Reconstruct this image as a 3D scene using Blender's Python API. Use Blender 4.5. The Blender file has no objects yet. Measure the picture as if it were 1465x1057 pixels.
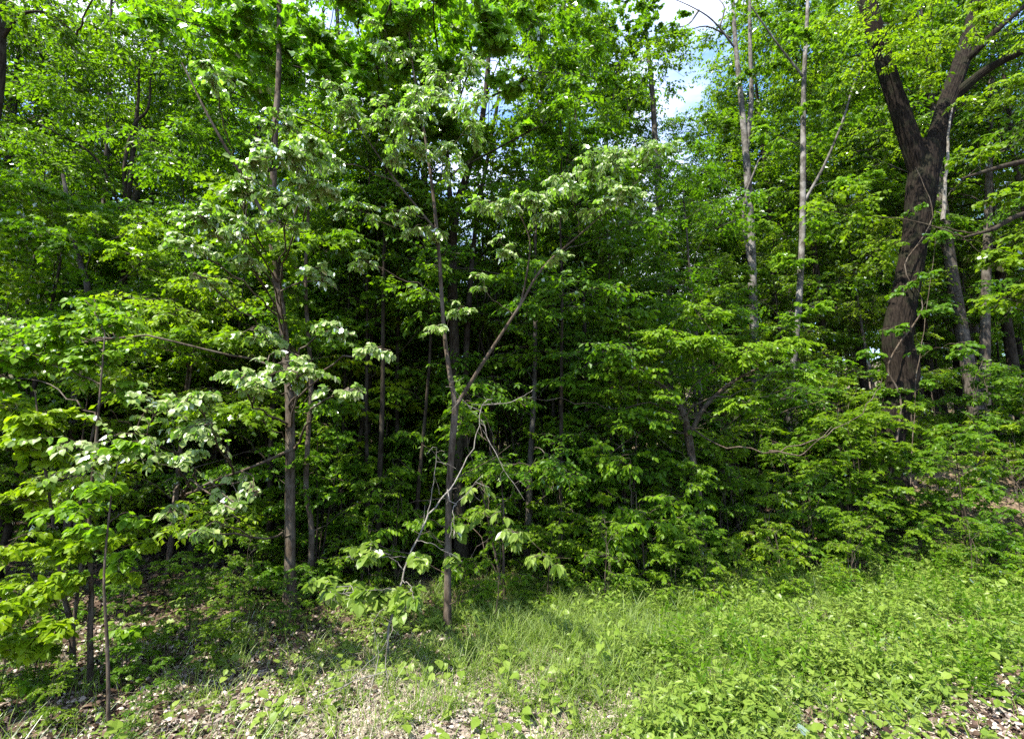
import bpy, math, random
import numpy as np
S = bpy.context.scene
C = S.collection
# ------------------------------------------------------------------ camera
PITCH = math.radians(8.7)
CAMZ = 2.4
FPX = 732.5
cam_d = bpy.data.cameras.new("camera"); cam = bpy.data.objects.new("camera", cam_d); C.objects.link(cam)
cam.location = (0, 0, CAMZ); cam.rotation_euler = (math.pi/2 + PITCH, 0, 0)
cam_d.sensor_width = 36; cam_d.lens = 18.0; cam_d.clip_start = 0.05; cam_d.clip_end = 600
S.camera = cam
# ------------------------------------------------------------------ sun, sky, exposure
SUN_EL, SUN_AZ = math.radians(58), math.radians(231)      # azimuth clockwise from +Y (towards the sun)
sd = np.array([math.sin(SUN_AZ)*math.cos(SUN_EL), math.cos(SUN_AZ)*math.cos(SUN_EL), math.sin(SUN_EL)])
sun_d = bpy.data.lights.new("sun", 'SUN'); sun = bpy.data.objects.new("sun", sun_d); C.objects.link(sun)
sun_d.energy = 4.6; sun_d.angle = math.radians(0.6); sun_d.color = (1.0, 0.94, 0.82)
from mathutils import Vector
sun.rotation_euler = Vector(sd).to_track_quat('Z', 'Y').to_euler(); sun.location = (0, 0, 40)
W = bpy.data.worlds.new("World"); S.world = W; W.use_nodes = True
nt = W.node_tree; nt.nodes.clear()
def N(nt, t, **k):
    n = nt.nodes.new(t)
    for a, b in k.items(): setattr(n, a, b)
    return n
def L(nt, a, b): nt.links.new(a, b)
sky = N(nt, 'ShaderNodeTexSky', sky_type='NISHITA', sun_disc=False, sun_elevation=SUN_EL, sun_rotation=SUN_AZ)
bg = N(nt, 'ShaderNodeBackground'); bg.inputs[1].default_value = 0.15
out = N(nt, 'ShaderNodeOutputWorld')
tc = N(nt, 'ShaderNodeTexCoord'); mp = N(nt, 'ShaderNodeMapping'); mp.inputs['Scale'].default_value = (1, 1, 2.2)
mp.inputs['Location'].default_value = (0.3, 0.1, 0.55)
nz = N(nt, 'ShaderNodeTexNoise'); nz.inputs['Scale'].default_value = 2.3; nz.inputs['Detail'].default_value = 7; nz.inputs['Roughness'].default_value = .55
rp = N(nt, 'ShaderNodeValToRGB'); rp.color_ramp.elements[0].position = .42; rp.color_ramp.elements[1].position = .62
mx = N(nt, 'ShaderNodeMixRGB'); mx.inputs[2].default_value = (3.4, 3.55, 4.2, 1)
L(nt, tc.outputs['Generated'], mp.inputs[0]); L(nt, mp.outputs[0], nz.inputs['Vector']); L(nt, nz.outputs[0], rp.inputs[0])
L(nt, rp.outputs[0], mx.inputs[0]); tn = N(nt, 'ShaderNodeMixRGB', blend_type='MULTIPLY'); tn.inputs[0].default_value = 1; tn.inputs[2].default_value = (.62, .78, 1, 1); L(nt, sky.outputs[0], tn.inputs[1]); L(nt, tn.outputs[0], mx.inputs[1]); L(nt, mx.outputs[0], bg.inputs[0]); L(nt, bg.outputs[0], out.inputs[0])
S.view_settings.view_transform = 'Standard'; S.view_settings.look = 'None'
S.view_settings.exposure = 2.0; S.view_settings.gamma = 1
S.render.engine = 'CYCLES'
cy = S.cycles
cy.max_bounces = 8; cy.diffuse_bounces = 4; cy.glossy_bounces = 2; cy.transmission_bounces = 4; cy.transparent_max_bounces = 4
cy.caustics_reflective = False; cy.caustics_refractive = False; cy.sample_clamp_indirect = 6
cy.use_denoising = False

# ------------------------------------------------------------------ helpers
def nrm(v): return v / np.maximum(np.linalg.norm(v, axis=-1, keepdims=True), 1e-9)
def sm(a, b, t):
    t = np.clip((t-a)/(b-a), 0, 1); return t*t*(3-2*t)
def g(x, y):                                     # ground height
    x = np.asarray(x, float); y = np.asarray(y, float)
    z = 2.25*sm(9.3, 13.5, y - 0.12*np.abs(x-9))*sm(2.0, 8.2, x)
    z = z + 0.03*np.maximum(y-16, 0) + .13*np.maximum(y-28, 0) - 0.5*sm(-3, -14, x)*sm(3, 12, y)*0 + 0.05*np.maximum(np.abs(x)-25, 0)
    z = z + 0.05*np.sin(x*1.3+.4)*np.sin(y*1.1) + 0.025*np.sin(x*3.7+y*2.1) + .02*np.sin(y*5.1-x*2.9)
    return z
cp, sp = math.cos(PITCH), math.sin(PITCH)
def P(px, py, d):                                # photo pixel + distance ahead -> world point
    u = (px-732.5)/FPX; v = -(py-528.5)/FPX
    r = np.array([u, cp - v*sp, sp + v*cp])
    return np.array([0, 0, CAMZ]) + r*(d/r[1])
def base(px, d):                                 # point on the ground under a column of the photo
    for _ in range(8):
        pass
    lo, hi = -200, 3000
    for _ in range(40):
        m = (lo+hi)/2; q = P(px, m, d)
        if q[2] > g(q[0], q[1]): lo = m
        else: hi = m
    q = P(px, m, d); q[2] = g(q[0], q[1]) - .06
    return q
def proj(p):
    r = p - np.array([0, 0, CAMZ]); f = r[1]*cp + r[2]*sp; up = -r[1]*sp + r[2]*cp
    return 732.5 + FPX*r[0]/f, 528.5 - FPX*up/f

class MB:                                        # gathers vertices and polygons of ONE mesh
    def __init__(s): s.v = []; s.f = []; s.t = []; s.n = 0
    def add(s, v, f, t=None):                    # v (N,3)  f (M,k)
        v = np.asarray(v, float).reshape(-1, 3); s.v.append(v); s.f.append(np.asarray(f) + s.n)
        s.t.append(np.full(len(v), .5) if t is None else t); s.n += len(v)
    def build(s, name, mat, parent=None, smooth=False):
        me = bpy.data.meshes.new(name)
        V = np.concatenate(s.v).astype(np.float32); T = np.concatenate(s.t).astype(np.float32)
        me.vertices.add(len(V)); me.vertices.foreach_set('co', V.ravel())
        idx = np.concatenate([f.ravel() for f in s.f]).astype(np.int32)
        cnt = np.concatenate([np.full(len(f), f.shape[1]) for f in s.f]).astype(np.int32)
        me.loops.add(len(idx)); me.loops.foreach_set('vertex_index', idx)
        me.polygons.add(len(cnt)); st = np.concatenate([[0], np.cumsum(cnt)[:-1]]).astype(np.int32)
        me.polygons.foreach_set('loop_start', st); me.polygons.foreach_set('loop_total', cnt)
        me.polygons.foreach_set('use_smooth', np.full(len(cnt), smooth))
        me.update(calc_edges=True)
        a = me.attributes.new('tint', 'FLOAT', 'POINT'); a.data.foreach_set('value', T)
        me.materials.append(mat)
        o = bpy.data.objects.new(name, me); C.objects.link(o)
        if parent: o.parent = parent
        return o

def tubes(mb, pts, rad, sides=5, bump=0, rng=None):            # pts (N,K,3) rad (N,K)
    Nn, K, _ = pts.shape
    d = np.gradient(pts, axis=1); d = nrm(d)
    ref = np.where(np.abs(d[..., 2:3]) > .9, np.array([1., 0, 0]), np.array([0, 0, 1.]))
    # one reference for each tube keeps the rings from twisting
    mean = nrm(pts[:, -1]-pts[:, 0]); refm = np.where(np.abs(mean[:, 2:3]) > .6, np.array([1., .3, 0]), np.array([0, .1, 1.]))
    ref = np.repeat(refm[:, None], K, 1)
    a = nrm(np.cross(d, ref)); b = np.cross(d, a)
    th = np.arange(sides)*2*math.pi/sides
    rr = rad[..., None]*np.ones(sides)
    if bump: rr = rr*bump(pts, th)
    v = pts[:, :, None] + rr[..., None]*(a[:, :, None]*np.cos(th)[None, None, :, None] + b[:, :, None]*np.sin(th)[None, None, :, None])
    ids = np.arange(Nn*K*sides).reshape(Nn, K, sides)
    q = np.stack([ids[:, :-1], np.roll(ids, -1, 2)[:, :-1], np.roll(ids, -1, 2)[:, 1:], ids[:, 1:]], -1).reshape(-1, 4)
    mb.add(v.reshape(-1, 3), q)

def crom(p, n):                                  # Catmull-Rom through points of any dimension
    p = np.asarray(p, float); q = np.vstack([2*p[0]-p[1], p, 2*p[-1]-p[-2]]); o = []
    for i in range(len(p)-1):
        a, b, c, d = q[i:i+4]
        for t in np.linspace(0, 1, n, endpoint=False):
            o.append(.5*((2*b)+(c-a)*t+(2*a-5*b+4*c-d)*t*t+(3*b-a-3*c+d)*t**3))
    o.append(p[-1]); return np.array(o)

# leaf outlines: x across, y along (0 = stalk), z = out of the plane
def fold(x, f=.22): return f*abs(x)
def ovate(w=.5, f=.2, c=.18):
    m = [(0, 0), (0, .35), (0, .72), (0, 1)]; l = [(w*.46, .25), (w*.42, .62)]
    pts = m + l + [(-a, b) for a, b in l]
    v = [(x, y, fold(x, f) - c*y*y) for x, y in pts]
    fc = [(0, 4, 1), (1, 4, 5), (1, 5, 2), (2, 5, 3), (0, 1, 6), (1, 7, 6), (1, 2, 7), (2, 3, 7)]
    return np.array(v), np.array(fc)
def heart():
    m = [(0, .02), (0, .35), (0, .72), (0, 1)]; l = [(.22, -.08), (.46, .2), (.36, .6)]
    pts = m + l + [(-a, b) for a, b in l]
    v = [(x, y, fold(x, .18) - .2*y*y) for x, y in pts]
    fc = [(0, 4, 5), (0, 5, 1), (1, 5, 6), (1, 6, 2), (2, 6, 3), (0, 8, 7), (0, 1, 8), (1, 9, 8), (1, 2, 9), (2, 3, 9)]
    return np.array(v), np.array(fc)
def fan(pts, f=.15, c=.15, cy0=.38):
    h = pts + [(-a, b) for a, b in pts[::-1] if a > 1e-6]
    v = [(0, cy0, 0)] + [(x, y, fold(x, f) - c*y*y) for x, y in h]
    n = len(h); fc = [(0, 1+i, 1+(i+1) % n) for i in range(n)]
    return np.array(v), np.array(fc)
tulip = fan([(0, 0), (.42, .06), (.3, .4), (.46, .82), (.2, .74), (0, .84)])
maple = fan([(0, 0), (.3, .02), (.2, .24), (.52, .5), (.2, .58), (0, 1)])
rhomb = (np.array([(0, 0, 0), (.3, .45, .05), (0, 1, -.12), (-.3, .45, .05)]), np.array([(0, 1, 2), (0, 2, 3)]))
SHAPES = dict(ovate=ovate(), broad=ovate(.8, .15, .22), slim=ovate(.34, .2, .12), heart=heart(), tulip=tulip, maple=maple, rhomb=rhomb)

def leaves(mb, shape, p, a, n, size, tint):      # p,a,n (N,3), size, tint (N,)
    V, F = SHAPES[shape]
    a = nrm(a); s = nrm(np.cross(a, n)); n = np.cross(s, a)
    v = p[:, None] + size[:, None, None]*(V[None, :, 0:1]*s[:, None] + V[None, :, 1:2]*a[:, None] + V[None, :, 2:3]*n[:, None])
    k = len(V); f = (F[None] + (np.arange(len(p))*k)[:, None, None]).reshape(-1, F.shape[1])
    mb.add(v.reshape(-1, 3), f, np.repeat(tint, k))

def twig_leaves(rng, tw, lf, st, en, shape, size, nper, droop=.35, rt=.004, tilt=.45, sag=.12):
    """st,en (N,3): twigs with leaves in two ranks along each"""
    n = len(st); Ln = np.linalg.norm(en-st, axis=1)
    K = 4; t = np.linspace(0, 1, K)[None, :, None]
    pts = st[:, None]*(1-t) + en[:, None]*t; pts[..., 2] += (sag*Ln[:, None])*np.sin(t[..., 0]*math.pi)*.8 - sag*Ln[:, None]*t[..., 0]**2
    pts += rng.normal(0, .02, pts.shape)*Ln[:, None, None]*np.array([0, 1, 1, .4])[None, :, None]
    r = np.linspace(rt, rt*.4, K)[None]*np.ones((n, 1))
    tubes(tw, pts, r, 3)
    tt = np.linspace(.18, 1, nper)[None] + rng.normal(0, .02, (n, nper)); tt = np.clip(tt, 0, 1)
    seg = np.minimum((tt*(K-1)).astype(int), K-2); fr = tt*(K-1)-seg
    ii = np.arange(n)[:, None]
    p = pts[ii, seg]*(1-fr[..., None]) + pts[ii, seg+1]*fr[..., None]
    d = nrm(pts[ii, seg+1]-pts[ii, seg])
    side = nrm(np.cross(d, np.array([0, 0, 1.]))) * np.where(np.arange(nper) % 2, 1, -1)[None, :, None]
    last = (np.arange(nper) == nper-1)[None, :, None]
    a = d*(.55 + .8*last) + side*(1-last)*(.9) + rng.normal(0, .25, p.shape)
    a[..., 2] -= droop*(.6+rng.random(p.shape[:2])*.8)
    nn = np.array([0, 0, 1.]) + rng.normal(0, tilt, p.shape)
    sz = size*(.65+.5*rng.random((n, nper)))
    tint = np.clip(rng.random((n, 1))*.6 + rng.random((n, nper))*.4 + 0*sz, 0, 1)
    leaves(lf, shape, p.reshape(-1, 3), a.reshape(-1, 3), nn.reshape(-1, 3), sz.ravel(), tint.ravel())

def clump(rng, tw, lf, att, c, R, ntw, shape, size, nper=9, droop=.35, rl=None, bow=.15, tlen=.55, tilt=.5, limbs=None):
    """limb from att to c, boughs through the ellipsoid R round c, leafy twigs on the boughs"""
    att = np.asarray(att, float); c = np.asarray(c, float); R = np.asarray(R, float)
    D = np.linalg.norm(c-att); rl = rl or max(.006, .0085*D**.8)
    if D > .15:
        mid = (att+c)/2 + np.array([0, 0, bow*D*.6]) + rng.normal(0, .06, 3)*D
        q1 = att*.72+mid*.28 + np.array([0, 0, bow*D*.1]); end = c + (c-att)/D*R.mean()*.6
        path = crom([att, q1, mid, c, end], 4); path[1:-1] += rng.normal(0, .012, (len(path)-2, 3))*D**.5
        rr = np.linspace(rl, rl*.25, len(path))
        if limbs is not None and D > .6:
            lb = MB(); tubes(lb, path[None], rr[None], 6); limbs.append(lb)
        else: tubes(tw, path[None], rr[None], 6)
    else:
        path = np.array([att, c])
    nb = max(4, ntw//7)
    src = path[rng.integers(int(len(path)*.55), len(path), nb)]
    dv = rng.normal(0, 1, (nb, 3)); dv = nrm(dv)*np.cbrt(rng.random((nb, 1)))**.6
    e = c + dv*R*.85
    t = np.linspace(0, 1, 5)[None, :, None]
    bl = np.linalg.norm(e-src, axis=1)[:, None]
    bp = src[:, None]*(1-t) + e[:, None]*t; bp[..., 2] += .12*bl*np.sin(t[..., 0]*math.pi)
    bp += rng.normal(0, .03, bp.shape)*bl[..., None]*np.array([0, 1, 1, 1, 0])[None, :, None]
    tubes(tw, bp, np.linspace(rl*.45, .004, 5)[None]*np.ones((nb, 1)), 4)
    k = rng.integers(0, nb, ntw); tt = .25+.75*rng.random(ntw)**.7
    sg = np.minimum((tt*4).astype(int), 3); fr = (tt*4-sg)[:, None]
    s = bp[k, sg]*(1-fr)+bp[k, sg+1]*fr
    bd = nrm(bp[k, -1]-bp[k, 0]); rd = rng.normal(0, 1, (ntw, 3))*np.array([1, 1, .35])
    dr = nrm(bd*.7 + nrm(rd)); dr[:, 2] *= .6
    ln = tlen*R.mean()*(.5+rng.random(ntw)*.8)
    twig_leaves(rng, tw, lf, s, s+dr*ln[:, None], shape, size, nper, droop, rt=.0035, tilt=tilt)

# ------------------------------------------------------------------ materials
def mat(name):
    m = bpy.data.materials.new(name); m.use_nodes = True; m.node_tree.nodes.clear(); return m, m.node_tree
def leaf_mat(name, dark, light, trans, tmix=.52, gloss=.2, rough=.38, hue=.75):
    m, t = mat(name)
    at = N(t, 'ShaderNodeAttribute', attribute_name='tint'); oi = N(t, 'ShaderNodeObjectInfo')
    mm = N(t, 'ShaderNodeMath', operation='MULTIPLY_ADD'); mm.inputs[1].default_value = .3; L(t, oi.outputs['Random'], mm.inputs[0])
    m2 = N(t, 'ShaderNodeMath', operation='MULTIPLY'); m2.inputs[1].default_value = .7; L(t, at.outputs['Fac'], m2.inputs[0]); L(t, m2.outputs[0], mm.inputs[2])
    c = N(t, 'ShaderNodeMixRGB'); c.inputs[1].default_value = (*dark, 1); c.inputs[2].default_value = (*light, 1); L(t, mm.outputs[0], c.inputs[0])
    hv = N(t, 'ShaderNodeMixRGB', blend_type='MULTIPLY'); hv.inputs[2].default_value = (.6, .88, 1.6, 1); L(t, c.outputs[0], hv.inputs[1])
    hm = N(t, 'ShaderNodeMath', operation='MULTIPLY'); hm.inputs[1].default_value = 7.31; hf = N(t, 'ShaderNodeMath', operation='FRACT'); hq = N(t, 'ShaderNodeMath', operation='MULTIPLY'); hq.inputs[1].default_value = hue; L(t, oi.outputs['Random'], hm.inputs[0]); L(t, hm.outputs[0], hf.inputs[0]); L(t, hf.outputs[0], hq.inputs[0]); L(t, hq.outputs[0], hv.inputs[0]); c = hv
    c2 = N(t, 'ShaderNodeMixRGB', blend_type='MULTIPLY'); c2.inputs[0].default_value = 1; c2.inputs[2].default_value = (*trans, 1); L(t, c.outputs[0], c2.inputs[1])
    d = N(t, 'ShaderNodeBsdfDiffuse'); tr = N(t, 'ShaderNodeBsdfTranslucent'); L(t, c.outputs[0], d.inputs[0]); L(t, c2.outputs[0], tr.inputs[0])
    x = N(t, 'ShaderNodeMixShader'); x.inputs[0].default_value = tmix; L(t, d.outputs[0], x.inputs[1]); L(t, tr.outputs[0], x.inputs[2])
    gl = N(t, 'ShaderNodeBsdfGlossy'); gl.inputs['Roughness'].default_value = rough; gl.inputs[0].default_value = (.95, .97, 1, 1)
    fr = N(t, 'ShaderNodeFresnel'); fr.inputs[0].default_value = 1.42
    fm = N(t, 'ShaderNodeMath', operation='MULTIPLY'); fm.inputs[1].default_value = gloss; L(t, fr.outputs[0], fm.inputs[0])
    y = N(t, 'ShaderNodeMixShader'); L(t, fm.outputs[0], y.inputs[0]); L(t, x.outputs[0], y.inputs[1]); L(t, gl.outputs[0], y.inputs[2])
    o = N(t, 'ShaderNodeOutputMaterial'); L(t, y.outputs[0], o.inputs[0]); return m
def bark_mat(name, a, b, c=None, zs=.22, sc=26, bump=.5, patch=0.0):
    m, t = mat(name)
    tc = N(t, 'ShaderNodeTexCoord'); mp = N(t, 'ShaderNodeMapping'); mp.inputs['Scale'].default_value = (1, 1, zs); L(t, tc.outputs['Object'], mp.inputs[0])
    n1 = N(t, 'ShaderNodeTexNoise'); n1.inputs['Scale'].default_value = sc; n1.inputs['Detail'].default_value = 6; n1.inputs['Roughness'].default_value = .65; L(t, mp.outputs[0], n1.inputs['Vector'])
    n2 = N(t, 'ShaderNodeTexNoise'); n2.inputs['Scale'].default_value = 3.1; n2.inputs['Detail'].default_value = 4; L(t, tc.outputs['Object'], n2.inputs['Vector'])
    r = N(t, 'ShaderNodeValToRGB'); r.color_ramp.elements[0].position = .36; r.color_ramp.elements[1].position = .64
    r.color_ramp.elements[0].color = (*a, 1); r.color_ramp.elements[1].color = (*b, 1); L(t, n1.outputs[0], r.inputs[0])
    r2 = N(t, 'ShaderNodeValToRGB'); r2.color_ramp.elements[0].position = .5; r2.color_ramp.elements[1].position = .62; L(t, n2.outputs[0], r2.inputs[0])
    pm = N(t, 'ShaderNodeMath', operation='MULTIPLY'); pm.inputs[1].default_value = patch; L(t, r2.outputs[0], pm.inputs[0])
    x = N(t, 'ShaderNodeMixRGB'); L(t, pm.outputs[0], x.inputs[0]); L(t, r.outputs[0], x.inputs[1]); x.inputs[2].default_value = (*(c or b), 1)
    bp = N(t, 'ShaderNodeBump'); bp.inputs['Strength'].default_value = bump; bp.inputs['Distance'].default_value = .03; L(t, n1.outputs[0], bp.inputs['Height'])
    p = N(t, 'ShaderNodeBsdfPrincipled'); p.inputs['Roughness'].default_value = .9; p.inputs['Specular IOR Level'].default_value = .08; L(t, x.outputs[0], p.inputs['Base Color']); L(t, bp.outputs[0], p.inputs['Normal'])
    o = N(t, 'ShaderNodeOutputMaterial'); L(t, p.outputs[0], o.inputs[0]); return m
M = {}
M['canopy'] = leaf_mat('canopy_leaf', (.045, .1, .003), (.14, .215, .008), (1.9, 2.1, .5))
M['under'] = leaf_mat('understory_leaf', (.042, .105, .004), (.15, .22, .006), (2.0, 2.1, .5))
M['bright'] = leaf_mat('bright_leaf', (.075, .16, .004), (.22, .29, .007), (1.7, 1.8, .6))
M['pale'] = leaf_mat('pale_leaf', (.13, .205, .03), (.31, .37, .11), (1.1, 1.7, .4), gloss=.7, rough=.4, hue=.1)
M['tulip'] = leaf_mat('tulip_leaf', (.05, .14, .008), (.15, .25, .012), (1.7, 2.0, .6), tmix=.5)
M['cover'] = leaf_mat('ground_cover_leaf', (.09, .17, .012), (.24, .31, .06), (1.3, 1.5, .6), gloss=.35, hue=0)
M['grass'] = leaf_mat('grass_blade', (.07, .14, .01), (.2, .26, .05), (1.3, 1.5, .7), gloss=.15, hue=0)
M['straw'] = leaf_mat('dry_stalk', (.2, .16, .1), (.5, .43, .32), (1, .9, .7), tmix=.2, gloss=.4, hue=0)
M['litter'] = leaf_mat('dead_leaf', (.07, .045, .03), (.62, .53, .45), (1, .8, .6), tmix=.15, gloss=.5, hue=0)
M['shade_brown'] = leaf_mat('shade_brown_dead_leaf', (.025, .015, .01), (.16, .11, .08), (1, .8, .6), tmix=.1, gloss=.3, hue=0)  # brown dead leaves, their colour darkened to stand in for shade
M['bark_grey'] = bark_mat('grey_bark', (.025, .021, .016), (.085, .073, .06), (.14, .13, .11), patch=.5)
M['bark_pale'] = bark_mat('pale_bark', (.035, .031, .026), (.115, .107, .095), (.21, .2, .185), zs=.6, sc=14, patch=.7)
M['bark_dark'] = bark_mat('dark_bark', (.012, .009, .006), (.045, .036, .026), (.055, .05, .036), patch=.5)
M['bark_oak'] = bark_mat('furrowed_bark', (.003, .0022, .0016), (.022, .0165, .0125), (.02, .024, .012), zs=.09, sc=34, bump=1.0, patch=.35)
M['bark_brown'] = bark_mat('brown_bark', (.026, .019, .013), (.095, .074, .054), (.15, .132, .105), patch=.4)
M['dead'] = bark_mat('dead_wood', (.06, .053, .043), (.2, .185, .16), (.28, .265, .24), patch=.4)

def tag(o, label=None, cat=None, group=None, kind=None):
    if label: o['label'] = label
    if cat: o['category'] = cat
    if group: o['group'] = group
    if kind: o['kind'] = kind
    return o
def empty(name, loc, label, cat, group=None):
    o = bpy.data.objects.new(name, None); C.objects.link(o); o.location = loc; o.empty_display_size = .3
    return tag(o, label, cat, group)
def relocate(o, loc):                            # local coordinates of a part measured from its thing's base
    o.data.transform(__import__('mathutils').Matrix.Translation(-Vector(loc)))

# ------------------------------------------------------------------ ground
def ground():
    def axis(segs):
        o = []
        for a, b, n in segs: o += list(np.linspace(a, b, n, endpoint=False))
        return np.array(o+[segs[-1][1]])
    xs = axis([(-160, -30, 14), (-30, -12, 36), (-12, 14, 208), (14, 30, 32), (30, 160, 14)])
    ys = axis([(-60, 2, 16), (2, 14, 110), (14, 30, 50), (30, 220, 22)])
    X, Y = np.meshgrid(xs, ys); rng = np.random.default_rng(1)
    Z = g(X, Y) + rng.normal(0, .008, X.shape)
    v = np.stack([X, Y, Z], -1).reshape(-1, 3); w = len(xs); i = np.arange(len(ys)*w).reshape(len(ys), w)
    f = np.stack([i[:-1, :-1], i[:-1, 1:], i[1:, 1:], i[1:, :-1]], -1).reshape(-1, 4)
    m, t = mat('forest_floor')
    tc = N(t, 'ShaderNodeTexCoord')
    n1 = N(t, 'ShaderNodeTexNoise'); n1.inputs['Scale'].default_value = 14; n1.inputs['Detail'].default_value = 9; n1.inputs['Roughness'].default_value = .7
    n2 = N(t, 'ShaderNodeTexNoise'); n2.inputs['Scale'].default_value = .7; n2.inputs['Detail'].default_value = 4
    vo = N(t, 'ShaderNodeTexVoronoi'); vo.inputs['Scale'].default_value = 22
    for n in (n1, n2, vo): L(t, tc.outputs['Object'], n.inputs['Vector'])
    r = N(t, 'ShaderNodeValToRGB'); e = r.color_ramp.elements; e[0].position = .33; e[0].color = (.028, .02, .013, 1); e[1].position = .7; e[1].color = (.26, .2, .145, 1)
    k = e.new(.5); k.color = (.1, .072, .046, 1); L(t, n1.outputs[0], r.inputs[0])
    vr = N(t, 'ShaderNodeSeparateColor'); L(t, vo.outputs['Color'], vr.inputs[0])
    rr = N(t, 'ShaderNodeValToRGB'); rr.color_ramp.elements[0].color = (.5, .45, .4, 1); rr.color_ramp.elements[1].color = (1.25, 1.15, 1.05, 1); L(t, vr.outputs[0], rr.inputs[0])
    mu = N(t, 'ShaderNodeMixRGB', blend_type='MULTIPLY'); mu.inputs[0].default_value = 1; L(t, r.outputs[0], mu.inputs[1]); L(t, rr.outputs[0], mu.inputs[2])
    r2 = N(t, 'ShaderNodeValToRGB'); r2.color_ramp.elements[0].position = .5; r2.color_ramp.elements[1].position = .66; L(t, n2.outputs[0], r2.inputs[0])
    ms = N(t, 'ShaderNodeMath', operation='MULTIPLY'); ms.inputs[1].default_value = .5; L(t, r2.outputs[0], ms.inputs[0])
    x = N(t, 'ShaderNodeMixRGB'); L(t, ms.outputs[0], x.inputs[0]); L(t, mu.outputs[0], x.inputs[1]); x.inputs[2].default_value = (.05, .075, .02, 1)
    bp = N(t, 'ShaderNodeBump'); bp.inputs['Strength'].default_value = .8; bp.inputs['Distance'].default_value = .05; L(t, n1.outputs[0], bp.inputs['Height'])
    p = N(t, 'ShaderNodeBsdfPrincipled'); p.inputs['Roughness'].default_value = .95; L(t, x.outputs[0], p.inputs['Base Color']); L(t, bp.outputs[0], p.inputs['Normal'])
    o = N(t, 'ShaderNodeOutputMaterial'); L(t, p.outputs[0], o.inputs[0])
    mb = MB(); mb.add(v, f); tag(mb.build('ground', m, smooth=True), kind='structure')
ground()

# ------------------------------------------------------------------ trees
LAND = []                                        # landmarks for the labels of the trees behind
def hero(name, label, stems, clumps=(), bark='bark_grey', leaf='canopy', shape='ovate', size=.1, top=None, seed=0,
         stubs=0, sides=12, cat='tree', extra=None, land=None, droop=.35, nper=9, group=None, bumpf=0, tilt=.5, part='trunk', dens=1.9):
    """stems: list of pixel polylines [(px,py,d,r) ...]; first stem starts on the ground (py None). clumps: (px,py,d,R,ntwigs[,flat])"""
    rng = np.random.default_rng(seed)
    paths = []
    for st in stems:
        pp = []
        for (px, py, d, r) in st:
            q = base(px, d) if py is None else P(px, py, d)
            pp.append([*q, r])
        pth = crom(pp, 24 if bumpf and pp[0][3] > .15 else 5)
        wob = rng.normal(0, .005, (len(pth), 3)); wob[0] = 0
        if bumpf: wob *= 0; pth[:, :3] += wob*(1+3*pth[:, 3:4])
        paths.append(pth)
    loc = tuple(paths[0][0, :3]); root = empty(name, loc, label, cat, group)
    for i, pth in enumerate(paths):
        mb = MB()
        if i == 0 and pth[0, 3] > .018:           # root flare
            pth = pth.copy(); k = max(2, int(.35/np.linalg.norm(pth[1, :3]-pth[0, :3]))) if bumpf else 2; pth[:k, 3] *= 1+.5*np.linspace(1, 0, k, endpoint=False)**1.5; pth[0, 2] -= .05
        tubes(mb, pth[None, :, :3], pth[None, :, 3], sides if pth[0, 3] > .03 else 7, bump=bumpf)
        o = mb.build(part if (i == 0 or stems[i][0][1] is None) else 'limb', M[bark], root, True); relocate(o, loc)
    tw, lf = MB(), MB(); limbs = []
    allp = np.concatenate(paths)
    def attach(c):
        dz = c[2]-allp[:, 2]; dd = np.linalg.norm(allp[:, :3]-c, axis=1) + np.where(dz < -.1, 3, 0) + np.abs(dz-dd_pref(c))*.35
        return allp[np.argmin(dd), :3]
    def dd_pref(c): return .5
    for cl in clumps:
        px, py, d, R, nt_ = cl[:5]; fl = cl[5] if len(cl) > 5 else .5
        c = P(px, py, d); clump(rng, tw, lf, attach(c), c, (R, R, R*fl), int(nt_*dens), shape, size, nper, droop, tilt=tilt, limbs=limbs)
    if top:                                      # (height above last point, spread, n clumps, twigs each, clump radius)
        H, Sp, n, ntw, R = top; n = int(n*.4); H *= .7
        for k in range(n):
            tip = paths[rng.integers(0, len(paths)) if len(paths) > 1 else 0][-1, :3]
            an = k*2.4+rng.random(); rr = Sp*math.sqrt(rng.random())
            c = tip + np.array([rr*math.cos(an), rr*math.sin(an), H*(rng.random()-.15)])
            clump(rng, tw, lf, attach(c), c, (R, R, R*.6), int(ntw*1.5), shape, size, nper, droop, tilt=tilt, limbs=limbs)
    if stubs:                                    # short dead side twigs on the trunk
        k = rng.integers(2, len(paths[0])-2, stubs); s = paths[0][k, :3]; an = rng.random(stubs)*6.28; l = .25+rng.random(stubs)*.7
        e = s + np.stack([np.cos(an)*l, np.sin(an)*l, (rng.random(stubs)-.25)*l*.8], -1)
        t = np.linspace(0, 1, 5)[None, :, None]; pp = s[:, None]*(1-t)+e[:, None]*t; pp += rng.normal(0, .03, pp.shape)*np.array([0, 1, 1, 1, 1])[None, :, None]
        for q in pp:
            lb = MB(); tubes(lb, q[None], np.linspace(.009, .003, 5)[None], 4); lb.nm = 'dead_twig'; limbs.append(lb)
    if extra: extra(rng, tw, lf, paths, limbs)
    for lb in limbs: o = lb.build(getattr(lb, 'nm', 'limb'), M[bark], root, True); relocate(o, loc)
    if tw.n: o = tw.build('twigs', M[bark], root, True); relocate(o, loc)
    if lf.n: o = lf.build('crown', M[leaf], root); relocate(o, loc)
    if land: LAND.append((land, proj(np.array(loc)+np.array([0, 0, 2.]))[0], loc[1]))
    return root

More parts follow.
